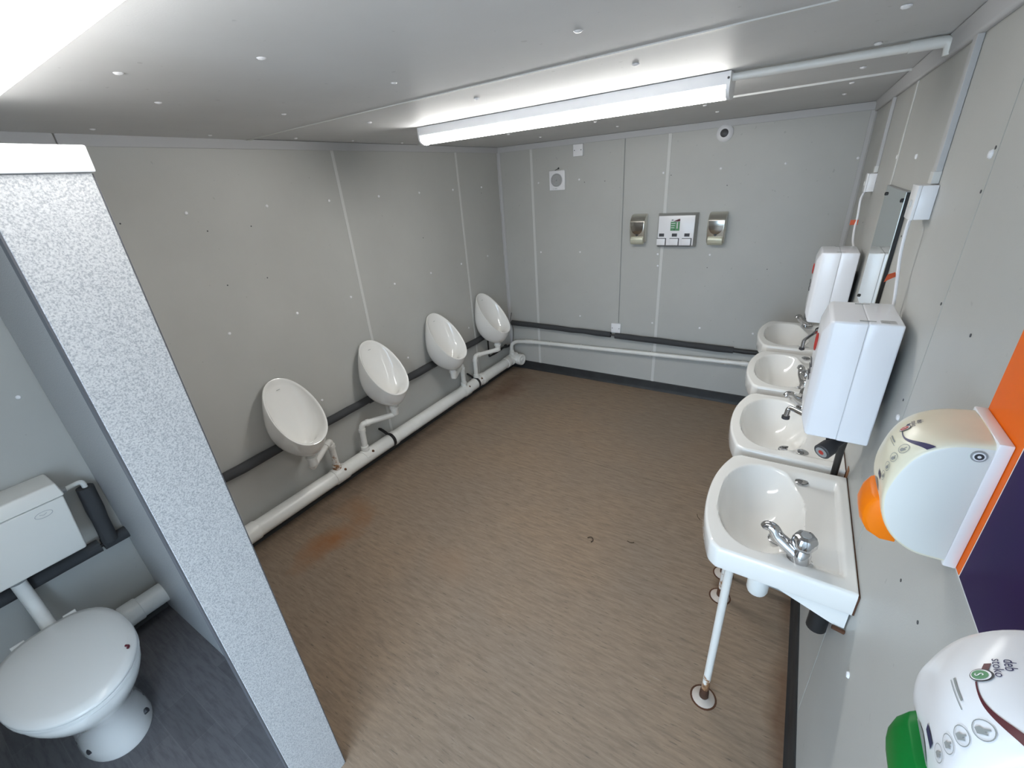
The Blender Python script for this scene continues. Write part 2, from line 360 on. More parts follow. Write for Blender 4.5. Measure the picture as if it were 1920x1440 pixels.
# ------------------------------------------------------------------ lamps
def lamp(name, y_a, slope, x0, x1, label, gm='lamp'):
    yc = lambda x: y_a + slope*(x-x0)
    ang = math.atan(slope); c = (x0, y_a)
    t = thing(name, (x0, y_a, H-.08), label, 'light', 'LED batten lights on the ceiling')
    w = .042; L = (x1-x0)
    hb = B().prism([(y_a-w, H), (y_a-w, H-.038), (y_a-w+.003, H-.042), (y_a+w-.003, H-.042), (y_a+w, H-.038), (y_a+w, H)], 'x', x0+.012, x1-.012).rot(c, ang)
    part('housing', hb, M['white'], t)
    dp = [(y_a-w+.003, H-.042)] + [(y_a-(w-.003)*math.cos(PI*k/10), H-.056-.024*math.sin(PI*k/10)) for k in range(11)] + [(y_a+w-.003, H-.042)]
    part('diffuser', B().prism(dp, 'x', x0+.012, x1-.012).rot(c, ang), M[gm], t, label='glowing opal diffuser')
    ep = [(y_a-w-.002, H), (y_a-w-.002, H-.057)] + [(y_a-(w+.002)*math.cos(PI*k/10), H-.057-.026*math.sin(PI*k/10)) for k in range(1, 10)] + [(y_a+w+.002, H-.057), (y_a+w+.002, H)]
    for a, b in ((x0, x0+.012), (x1-.012, x1)):
        e = part('end_cap', B().prism(ep, 'x', a, b).rot(c, ang), M['white'], t)
    part('screw', B().lathe([(.004, 0), (.004, .002), (0, .003)], (x1-.006, y_a-w-.002, H-.02), (0, -1, 0), 8).rot(c, ang), M['dark'], t)
    return t
lamp('ceiling_batten_light', 1.525, -.055, .71, 2.235, 'long lit batten light between the urinals and basins')
lamp('ceiling_batten_light', -.205, -.03, .66, 2.19, 'lit batten light directly above the cubicle partition', 'lamp2')
t = thing('ceiling_conduit', (2.5, 1.43, H-.03), 'white round conduit on the ceiling running from batten light to wall', 'conduit')
part('pipe', B().tube([(2.23, 1.435, H-.016), (2.71, 1.43, H-.016)], .0125), M['pvc'], t)
part('elbow', B().tube(fillet([(2.70, 1.43, H-.016), (2.792, 1.43, H-.016), (2.795, 1.43, H-.05)], .03), .015), M['pvc'], t)

# ------------------------------------------------------------------ toilet cubicle
PX = 1.42
t = thing('cubicle_partition', (.7, -.19, 0), 'speckled white laminate cubicle partition with head rail', 'partition')
part('side_panel', B().box(0.004, PX-.026, -.197, -.179, 0.0, 1.975), M['laminate'], t, bevel=.0012, seg=1)
pl_ = part('pilaster', B().box(PX-.026, PX, -.333, -.184, 0.0, 1.975), M['laminate'], t, label='narrow speckled white end panel', bevel=.0012, seg=1)
part('edge_band', B().box(PX-.026, PX-.001, -.3365, -.3332, 0.0, 1.974), M['door_edge'], pl_)
part('edge_band', B().box(PX-.026, PX-.0005, -.1838, -.1822, 0.0, 1.974), M['door_edge'], pl_)
part('head_rail', B().box(PX-.034, PX+.006, YN+.002, -.178, 1.976, 2.019), M['white'], t, label='smooth white head rail', bevel=.003)

# toilet pan
TY = -.577
def egg(cx0, cx1, hw, z, n=48, back=2.6):
    out = []
    for k in range(n):
        a = 2*PI*k/n; c, s = math.cos(a), math.sin(a); mid = cx0 + (cx1-cx0)*.50
        if c > 0: x = mid + (cx1-mid)*c; y = hw*s
        else:
            e = 2/back; x = mid - (mid-cx0)*abs(c)**e; y = hw*(1 if s > 0 else -1)*abs(s)**e
        out.append((x, TY+y, z))
    return out
t = thing('toilet', (.5, TY, 0), 'white toilet pan with closed lid in the cubicle', 'toilet')
pan = B().loft([egg(.30, .645, .112, 0), egg(.30, .648, .114, .012), egg(.31, .640, .108, .05), egg(.31, .640, .100, .12), egg(.30, .655, .105, .19),
                egg(.27, .69, .135, .25), egg(.24, .745, .168, .31), egg(.225, .772, .182, .355), egg(.225, .775, .184, .385), egg(.235, .765, .176, .392)])
part('pan', pan, M['ceramic'], t, angle=60)
for (x, y) in ((.585, -.487), (.49, -.472), (.47, -.682), (.56, -.672)):
    part('bolt_hole', B().lathe([(.011, -.02), (.011, .000), (.009, .0015), (0, .002)], (x, y, .060), (0.3 if x > .5 else 0, 1 if y > TY else -1, .45), 14), M['dark'], t)
part('seat', B().loft([egg(.235, .782, .186, .393), egg(.230, .788, .190, .398), egg(.230, .788, .190, .408), egg(.236, .782, .186, .412)]), M['seat'], t)
lid = part('lid', B().loft([egg(.232, .786, .188, .413), egg(.228, .790, .191, .418), egg(.232, .786, .188, .428), egg(.26, .75, .165, .436), egg(.34, .66, .10, .441), egg(.45, .55, .03, .442)]), M['seat'], t, angle=60)
part('chip', B().tube(spline([(.640, -.440, .4395), (.652, -.434, .439), (.660, -.440, .4385)]), .004, 6), M['maroon'], lid)
for y in (-.5, -.655): part('hinge', B().tube([(.225, y-.02, .412), (.225, y+.02, .412)], .013, 10), M['seat'], t)
part('outlet_horn', B().tube(fillet([(.30, -.50, .15), (.16, -.49, .146), (.10, -.43, .143)], .06), .052, 18), M['ceramic'], t)

t = thing('toilet_cistern', (.09, -.58, .62), 'cream low-level plastic cistern on the cubicle wall', 'cistern')
part('tank', B().add([(.004,-.835,.885),(.172,-.835,.885),(.172,-.325,.885),(.004,-.325,.885),(.004,-.815,.62),(.160,-.815,.62),(.160,-.345,.62),(.004,-.345,.62)], [(0,3,2,1),(4,5,6,7),(0,1,5,4),(1,2,6,5),(2,3,7,6),(3,0,4,7)]), M['cistern'], t, bevel=.008, seg=3)
part('lid', B().add([(.004,-.840,.888),(.178,-.840,.888),(.178,-.320,.888),(.004,-.320,.888),(.004,-.835,.940),(.150,-.835,.940),(.150,-.325,.940),(.004,-.325,.940)], [(0,3,2,1),(4,5,6,7),(0,1,5,4),(1,2,6,5),(2,3,7,6),(3,0,4,7)]), M['cistern'], t, bevel=.007, seg=3)
ring = [(.1702, -.40+.026*math.cos(2*PI*k/28), .845+.013*math.sin(2*PI*k/28)) for k in range(29)]
part('embossed_oval', B().tube(ring, .0012, 6), M['trim'], t)
part('embossed_stroke', B().tube([(.1705, -.412, .848), (.1705, -.400, .843), (.1705, -.39, .848)], .0010, 6), M['trim'], t)
part('inlet_nut', B().tube([(.06, -.322, .862), (.06, -.300, .858)], .014, 8), M['grey'], t)
part('flush_outlet', B().tube([(.09, -.56, .62), (.09, -.56, .592)], .030, 16), M['grey'], t)
part('flush_pipe', B().tube(fillet([(.09, -.56, .60), (.09, -.562, .44), (.23, -.565, .365), (.27, -.566, .36)], .06), .024, 16), M['pvc'], t, label='white flush pipe')

# ------------------------------------------------------------------ insulated water pipes
IX, IZ = .034, .523
t = thing('insulated_pipe', (IX, 1.0, IZ-.03), 'dark grey foam-lagged pipe along the urinal wall', 'pipe')
def lag(p0, p1, r, n=7, seed=0):
    rnd = random.Random(seed); a, b = Vector(p0), Vector(p1); P = []
    rs = []
    for i in range(n+1):
        q = a.lerp(b, i/n)
        if 0 < i < n: q = q + Vector((0, 0, rnd.uniform(-.003, .003)))
        P.append(q); rs.append(r*rnd.uniform(.95, 1.06))
    return B().tube(P, rs, 14)
for i, (a, b, r) in enumerate(((YN, -.30, .030), (-.29, .62, .029), (.625, 1.30, .027), (1.297, 2.02, .030), (2.015, 2.86, .028))):
    part('lagging', lag((IX, a, IZ), (IX, b, IZ+.005), r, 7, i), M['foam'], t)
part('copper_run', B().tube([(IX, YN, IZ), (IX, 3.26, IZ)], .009, 8), M['dark'], t)
part('riser_lagging', lag((.045, -.262, .535), (.045, -.245, .825), .030, 5, 9), M['foam'], t)
part('riser_elbow', B().tube(fillet([(.045, -.244, .80), (.047, -.243, .858), (.058, -.305, .858)], .02), .010, 10), M['pvc'], t, label='white elbow into the cistern')
t = thing('insulated_pipe', (1.2, D-.034, .48), 'dark grey foam-lagged pipe along the soap dispenser wall', 'pipe')
for i, (a, b, r, z) in enumerate(((.05, 1.16, .026, .523), (1.205, 2.225, .027, .512))):
    part('lagging', lag((a, D-.033, z), (b, D-.033, z-.006), r, 8, 20+i), M['foam'], t)
part('lagging', lag((2.20, D-.03, .506), (2.50, D-.03, .505), .020, 3, 31), M['skirt'], t)
part('copper_run', B().tube([(.034, D-.033, .525), (2.75, D-.033, .505)], .009, 8), M['dark'], t)

# ------------------------------------------------------------------ soil pipe with branches
SX, SZ, SR = .078, .140, .052
t = thing('soil_pipe', (SX, 1.5, SZ-SR), 'thick white soil pipe along the floor below the urinals', 'pipe')
part('pipe', B().tube([(SX, -.43, SZ), (SX, 3.25, SZ)], SR, 28), M['pvc'], t)
for y0, y1 in ((-.375, -.30), (.20, .30), (.84, .95), (1.39, 1.43), (2.31, 2.40), (2.60, 2.67), (3.06, 3.13)):
    part('coupling', B().lathe([(SR+.0005, 0), (SR+.004, .002), (SR+.006, .008), (SR+.006, y1-y0-.008), (SR+.004, y1-y0-.002), (SR+.0005, y1-y0)], (SX, y0, SZ), (0, 1, 0), 28), M['pvc'], t)
ec = part('access_cap', B().lathe([(.050, .0), (.050, .055), (.060, .057), (.060, .104), (.056, .109), (.056, .113), (.038, .113), (.036, .108), (.020, .108), (.018, .114), (0, .114)], (SX, 3.25, SZ-.008), (1, -.12, 0), 28), M['pvc'], t)
part('branch_body', B().lathe([(.058, 0), (.06, .005), (.06, .11), (.05, .115), (0, .115)], (SX, 3.16, SZ), (0, 1, 0), 28), M['pvc'], t)
PR = .021
def branch(pts, mat, tee_y, dirty=False):
    b = part('waste_branch', B().tube(fillet(pts, .035, 7), PR, 16), mat, t)
    e = pts[-1]; top = e[2]
    part('socket', B().lathe([(PR+.006, 0), (PR+.008, .002), (PR+.008, .020), (PR+.003, .022), (PR+.003, .024), (PR+.0065, .026), (PR+.0065, .040), (PR, .043)], (SX, tee_y, SZ+SR-.006), (0, 0, 1), 18), mat, b)
    bd = [(SX+.0, tee_y-.055, SZ)]
    sad = []
    for k in range(9):
        a = math.radians(20+140*k/8)
        sad.append([(SX+(SR+h)*math.cos(a), tee_y+s*(.045-.012*abs(math.cos(a))), SZ+(SR+h)*math.sin(a)) for s, h in ((-1, .0), (-1, .004), (1, .004), (1, .0))])
    part('saddle', B().loft(sad), M['pvc'], b)
    # collars at both elbow ends
    p = fillet(pts, .035, 7)
    for q0, q1 in ((p[1], p[0]), (p[-2], p[-1])):
        d = (q1-q0).normalized(); part('collar', B().tube([q0+d*.0, q0+d*.024], PR+.0045, 16), mat, b)
    bl = part('bolt', B().lathe([(.010, 0), (.010, .006), (0, .009)], (SX+.040, tee_y+.03, SZ+.035), (.8, .2, .6), 6), M['rustring'], b)
    part('rust_streak', B().sphere((SX+.0415, tee_y+.030, SZ+.0300), .017, 10, 6, (.32, .7, 1.0)), M['ruststain'], b)
    return b
YU = [.682, 1.385, 2.089, 2.790]
br = branch([(.178, .672, .372), (SX+.008, .885, .425), (SX, .888, .19)], M['pvc_dirty'], .888)
br = branch([(.180, 1.372, .395), (SX+.006, 1.150, .405), (SX, 1.140, .19)], M['pvc'], 1.140)
br = branch([(.185, 2.100, .400), (SX+.006, 2.335, .410), (SX, 2.340, .19)], M['pvc'], 2.340)
br = branch([(.195, 2.78, .415), (SX+.006, 2.540, .420), (SX, 2.540, .19)], M['pvc'], 2.540)
for y in (1.375, 2.515):
    P = [(0.004, y-.02, .235), (.018, y-.012, .222), (.04, y-.003, .203)]
    for k in range(13):
        a = math.radians(115-k*14); P.append((SX+(SR+.004)*math.cos(a), y, SZ+(SR+.004)*math.sin(a)))
    rings = [[Vector(p)+Vector((0, dy, 0))+o for dy, o in ((-.012, Vector((0,0,0))), (.012, Vector((0,0,0))), (.012, Vector((.003,0,.0035))), (-.012, Vector((.003,0,.0035))))] for p in spline(P, 3)]
    s = part('strap', B().loft(rings), M['black'], t, label='black band strap')
    part('strap_screw', B().lathe([(.008, 0), (.008, .006), (0, .009)], (.003, y-.022, .237), (1, 0, .2), 8), M['black'], s)

# far wall waste pipe
t = thing('waste_pipe', (1.2, D-.035, .35), 'thin white waste pipe along the soap dispenser wall', 'pipe')
wy = D-.034
part('pipe', B().tube([(.24, wy, .332), (2.40, wy, .402)], .0195, 16), M['pvc'], t)
part('drop', B().tube(fillet([(SX, 3.205, SZ+.03), (SX, 3.205, .308), (.10, 3.28, .318), (.26, wy, .333)], .035), .0195, 16), M['pvc'], t)
part('socket', B().lathe([(.028, 0), (.029, .01), (.029, .035), (.025, .037), (.025, .055), (.020, .057)], (SX, 3.205, SZ+.045), (0, 0, 1), 18), M['pvc'], t)
for a, b in (((.21, wy-.006, .329), (.30, wy, .3345)), ((2.30, wy, .3985), (2.34, wy, .400))):
    part('collar', B().tube([a, b], .0235, 16), M['pvc'], t)
for x in (.50, .84, 1.545, 2.18):
    z = .332 + (x-.24)*.0324
    c = part('clip', B().tube([(x-.008, wy, z), (x+.008, wy, z)], .0225, 14).box(x-.008, x+.008, wy, D, z-.012, z+.012), M['pvc'], t)
    part('clip_screw', B().lathe([(.004, 0), (.004, .004), (0, .005)], (x, wy+.004, z+.020), (0, -.3, 1), 8), M['dark'], c)

# black pipe loop and thin cable by the furthest urinal
t = thing('black_supply_pipe', (.03, 3.0, .27), 'thin black supply pipe and valve under the furthest urinal', 'pipe')
part('pipe', B().tube(fillet([(.022, 2.862, .505), (.022, 2.857, .285), (.03, 2.99, .285), (.05, 3.05, .30)], .012, 4), .008, 10), M['black'], t)
part('hose', B().tube(spline([(.028, 2.93, .288), (.05, 3.00, .305), (.055, 3.08, .312), (.04, 3.17, .288), (.02, 3.26, .27)]), .012, 10), M['black'], t)
part('valve', B().sphere((.05, 3.135, .31), .019, 10, 8, (1, 1.2, 1.0)), M['black'], t)
single('thin_cable', B().tube(spline([(.036, D-.008, .626), (.052, D-.062, .555), (.072, D-.066, .501), (.058, D-.03, .412), (.03, D-.012, .30)]), .0028, 6), M['dark'], 'thin dark cable dangling in the corner by the furthest urinal', 'cable')

# ------------------------------------------------------------------ urinals
def rimpt(tt, k=1.0, lift=0.0):
    x0, z0, x1, z1, w, e = .022, .947, .316, .585, .148, .11
    al = (1-math.cos(tt))/2; s = math.sin(tt)
    wdt = w*(1 if s >= 0 else -1)*abs(s)**.9*(1+e*(al-.5))
    cx, cz = (x0+x1)/2, (z0+z1)/2
    x, z = x0+(x1-x0)*al, z0+(z1-z0)*al
    nx, nz = .362/.4663, .294/.4663
    return Vector((cx+(x-cx)*k+nx*lift, wdt*k, cz+(z-cz)*k+nz*lift))
def urinal(loc, label):
    t = thing('urinal', loc, label, 'urinal', 'urinals along the panel wall')
    n = 72; T = [2*PI*k/n for k in range(n)]
    rings = []
    # inside, bottom to rim
    m = 14; inner = []
    for i in range(m+1):
        s = i/m; r = []
        for a in T:
            R = rimpt(a, .915, -.006)
            q = Vector((max(.010, R.x*.50+.068), R.y*.86, .575+(R.z-.585)*.50))
            e = Vector((.195+.018*-math.cos(a), .018*math.sin(a), .535))
            if R.x < .16: q.x = max(q.x, .012)
            r.append(R*(1-s)**2 + q*2*s*(1-s) + e*s*s)
        inner.append(r)
    rings += inner[::-1]
    rings.append([rimpt(a, .950, .004) for a in T]); rings.append([rimpt(a, .985, .005) for a in T]); rings.append([rimpt(a, 1.0, -.003) for a in T])
    for i in range(1, 15):
        s = i/14; r = []
        for a in T:
            R = rimpt(a, 1.0, -.006)
            al = (1-math.cos(a))/2; q = Vector((R.x*(.05+.85*al*al)-.05*(1-al), R.y*(1.40-.36*al), .490+(R.z-.585)*.42))
            e = Vector((.188-.03*math.cos(a), .03*math.sin(a), .472))
            p = R*(1-s)**2 + q*2*s*(1-s) + e*s*s
            p.x = max(p.x, .002); r.append(p)
        rings.append(r)
    off = Vector(loc)
    rings = [[p+off for p in r] for r in rings]
    b = part('bowl', B().loft(rings), M['ceramic'], t, angle=70)
    part('maker_mark', B().box(.0, .0006, -.011, .011, -.0015, .0015), M['greyprint'], t)
    mk = t.children[-1]; mk.location = (.0525, .0, .885); mk.rotation_euler = (0, math.radians(-12), 0); mk.data = mk.data.copy()
    for v in mk.data.vertices: v.co += off
    part('outlet_collar', B().lathe([(.0, 0), (.029, 0), (.034, .003), (.034, .016), (.029, .019), (.029, .05), (0, .05)], Vector((.187, 0, .440))+off, (0, 0, 1), 20), M['pvc'], t)
    part('waste_trap', B().lathe([(.0, 0), (.024, .001), (.027, .006), (.027, .055), (0, .056)], Vector((.187, 0, .388))+off, (0, 0, 1), 18), M['pvc'], t)
    return t
labs = ['white ceramic bowl urinal nearest the cubicle partition, with stained brown waste pipe', 'second white bowl urinal from the cubicle partition', 'third white bowl urinal from the cubicle partition', 'white bowl urinal nearest the far corner']
u0 = urinal((0, YU[0], 0), labs[0])
for i in (1, 2, 3):
    c = copy_tree(u0); c.location = (0, YU[i], .004*i); c['label'] = labs[i]

# ------------------------------------------------------------------ wash basins
BZ = .905; BW = .272
def umax(a): return .348 + .054*(1-abs(a)**2.2) - (.016*((abs(a)-.90)/.10)**2 if abs(a) > .90 else 0)
def sstep(a, b, x):
    t_ = min(1, max(0, (x-a)/(b-a))); return t_*t_*(3-2*t_)
def bowl_z(u, v):
    du = u-.240; au = .124 if du > 0 else .128
    d = ((abs(du)/au)**2.25+(abs(v)/.220)**2.25)**(1/2.25)
    z = 0.0
    if d < 1.02: z = -.142*(1-min(1, d/1.02)**3.0)**1.12
    # soap ledge at the back
    led = sstep(.026, .038, u)*(1-sstep(.13, .19, u))*(1-sstep(.185, .232, abs(v)))
    z = min(z, -.020*led)
    # dished shoulders between ledge and bowl
    return z
def basin_mesh():
    NA, NB = 110, 84; mb = B(); k0 = .965; cu = .19
    def P(i, j):
        a = -1+2*i/NA; b = j/NB; u = b*umax(a); v = a*BW*(1-.02*b)
        return u, v
    grid = []
    for i in range(NA+1):
        for j in range(NB+1):
            u, v = P(i, j); uu = cu+(u-cu)*k0; vv = v*k0
            grid.append((-uu, vv, BZ+bowl_z(uu, vv)))
    idx = lambda i, j: i*(NB+1)+j
    mb.add(grid, [(idx(i, j), idx(i+1, j), idx(i+1, j+1), idx(i, j+1)) for i in range(NA) for j in range(NB)])
    loop = [(i, 0) for i in range(NA)] + [(NA, j) for j in range(NB)] + [(i, NB) for i in range(NA, 0, -1)] + [(0, j) for j in range(NB, 0, -1)]
    def ringk(k, z):
        r = []
        for i, j in loop:
            u, v = P(i, j); uu = max(.004, cu+(u-cu)*k); r.append((-uu, v*k, BZ+z))
        return r
    rings = [ringk(.965, 0), ringk(.982, -.0015), ringk(.994, -.006), ringk(1.0, -.014), ringk(1.0, -.066), ringk(.99, -.074), ringk(.95, -.078), ringk(.90, -.070), ringk(.86, -.085)]
    for s, z in ((.80, -.115), (.66, -.15), (.45, -.178), (.22, -.190), (.12, -.192)): rings.append(ringk(s, z))
    mb.loft(rings, True, False, True)
    for sg in (-1, 1):     # wall lugs under the back corners
        mb.prism([(-.004, BZ-.07), (-.21, BZ-.073), (-.028, BZ-.148), (-.004, BZ-.148)], 'y', sg*(BW-.055), sg*(BW-.022))
    return mb.mesh('bowl', M['ceramic'], (0, 0, 0), angle=50)
BM = basin_mesh()
def tap(parent, u, v, ang, L=.080):
    """pillar tap at (u,v); ang = direction of the spout in the xy plane"""
    o = rootloc(parent); c = Vector((o[0]-u, o[1]+v, BZ+bowl_z(u, v)-.0005)); d = Vector((math.cos(ang), math.sin(ang), 0))
    K = 1.22
    def grow(mb):
        mb.v = [tuple(c+(Vector(p)-c)*K) for p in mb.v]; return mb
    body = B().lathe([(.0, 0), (.027, 0), (.027, .005), (.023, .008), (.021, .010), (.020, .026), (.018, .036), (.013, .044), (0, .045)], c, (0, 0, 1), 20)
    b = part('tap', grow(body), M['chrome'], parent)
    sp = [c+Vector((0, 0, .016)), c+d*.022+Vector((0, 0, .030)), c+d*.050+Vector((0, 0, .047)), c+d*(L-.018)+Vector((0, 0, .064)), c+d*(L-.004)+Vector((0, 0, .066)), c+d*L+Vector((0, 0, .060))]
    part('spout', grow(B().tube(spline(sp, 4), [.018-.0075*min(1, k/17) for k in range(21)], 14)), M['chrome'], b)
    hb = B(); hr = []
    for r, z in ((.012, .040), (.019, .045), (.0245, .056), (.0235, .070), (.020, .078), (.012, .0815), (.0, .082)):
        hr.append([c+Vector((max(r, 1e-4)*(1+.05*math.cos(6*2*PI*k/36))*math.cos(2*PI*k/36), max(r, 1e-4)*(1+.05*math.cos(6*2*PI*k/36))*math.sin(2*PI*k/36), z)) for k in range(36)])
    hd = part('handle', grow(hb.loft(hr)), M['chrome'], b)
    part('indicator', grow(B().lathe([(.0105, 0), (.0105, .001), (0, .0012)], c+Vector((0, 0, .0815)), (0, 0, 1), 14)), M['grey'], hd)
    return b
def blank(parent, u, v):
    o = rootloc(parent); c = (o[0]-u, o[1]+v, BZ+bowl_z(u, v)-.0005)
    return part('tap_hole_cover', B().lathe([(.0, 0), (.021, 0), (.0215, .002), (.018, .0045), (0, .006)], c, (0, 0, 1), 22), M['chrome'], parent)
def leg(parent, x, y, ztop):
    lg = part('leg', B().tube([(x+.004, y, ztop), (x, y, .012)], .0135, 12), M['leg'], parent, label='rust-spotted white steel leg')
    part('foot', B().lathe([(0, 0), (.042, 0), (.042, .003), (.036, .007), (.022, .009), (.018, .012), (0, .012)], (x, y, .0), (0, 0, 1), 24), M['foot'], lg)
    part('rust_collar', B().lathe([(.0145, 0), (.017, .004), (.0165, .03), (.0145, .05)], (x+.0002, y, .010), (0, 0, 1), 14), M['rustring'], lg)
    part('rust_ring', B().lathe([(.040, 0), (.049, .0004), (.049, .0010), (.040, .0012)], (x, y, .0003), (0, 0, 1), 24), M['rustring'], lg)
def basin(yc, label, tap_v, tap_ang, blank_v, legs, trap=True):
    t = thing('wash_basin', (W, yc, 0), label, 'basin', 'wash basins in a row')
    o = bpy.data.objects.new('bowl', BM); col.objects.link(o); o.parent = t
    tap(t, .132, tap_v, tap_ang); blank(t, .132, blank_v)
    z0 = BZ-.142
    zd = BZ+bowl_z(.172, -.012)
    dr = part('drain', B().lathe([(.033, -.002), (.033, .0025), (.030, .004), (.021, .002), (.019, -.008)], (W-.172, yc-.012, zd+.001), (0, 0, 1), 24), M['chrome'], t)
    part('drain_hole', B().lathe([(.0, -.004), (.0195, -.004), (.0195, -.003), (0, -.003)], (W-.172, yc-.012, zd+.001), (0, 0, 1), 16), M['black'], dr)
    part('drain_cross', B().box(W-.191, W-.153, yc-.014, yc-.010, zd-.001, zd+.002).box(W-.174, W-.170, yc-.031, yc+.007, zd-.001, zd+.002), M['chrome'], dr)
    part('overflow_slot', B().sphere((W-.117, yc-.03, BZ-.030), .010, 10, 6, (.3, .12, 1.0)), M['black'], t)
    part('sealant', B().box(W-.0045, W-.0003, yc-BW, yc+BW, BZ-.07, BZ-.004), M['rustring'], t)
    for sg in (-1, 1): part('fixing_bolt', B().tube([(W-.03, yc+sg*(BW-.016), BZ-.150), (W-.002, yc+sg*(BW-.016), BZ-.156)], .006, 8), M['rustring'], t)
    tr = part('waste_trap', B().lathe([(.0, 0), (.018, .002), (.030, .010), (.034, .022), (.034, .075), (.030, .085), (.022, .09), (.022, .20), (.0, .20)], (W-.20, yc-.01, .525), (0, 0, 1), 22), M['pvc'], t, label='white bottle trap')
    part('trap_outlet', B().tube(fillet([(W-.20, yc-.01, .60), (W-.12, yc-.01, .595), (W-.05, yc-.03, .585), (W-.002, yc-.03, .58)], .03), .020, 14), M['grey'], tr)
    for x, y in legs: leg(t, x, y, min(BZ-.075, BZ+bowl_z(W-x, y-yc)-.012))
    return t
BY = [.818, 1.395, 2.005, 2.625]
b1 = basin(BY[0], 'nearest white ceramic wash basin, on a rusty white leg', -.205, math.radians(168), .20, [(2.508, .688)])
b2 = basin(BY[1], 'second nearest white wash basin, under the nearer water heater', .205, math.radians(215), -.17, [(2.492, 1.205), (2.486, 1.356)])
b3 = basin(BY[2], 'third white wash basin, tap spout turned towards the far wall', -.175, math.radians(110), .22, [])
b4 = basin(BY[3], 'furthest white wash basin, against the far corner', .215, math.radians(225), -.205, [])
part('waste_stub', B().tube([(W-.034, .700, .70), (W-.034, .700, .585)], .027, 18, True), M['black'], b1, label='black waste stub by the wall')
# black flex pipe dropping between the first two basins
single('supply_hose', B().tube(spline([(2.752, .985, 1.13), (2.757, 1.04, 1.03), (2.768, 1.106, .91), (2.770, 1.107, .72), (2.772, 1.107, .55)]), .0105, 12), M['black'], 'black supply hose dropping from the nearer heater between basins', 'hose')
single('sealant_stain', B().prism([(W-.002, 1.094), (W-.0005, 1.094), (W-.0005, 1.122), (W-.002, 1.122)], 'z', .80, .93), M['ruststain'], 'brown stain on the wall between the two nearest basins', 'stain')

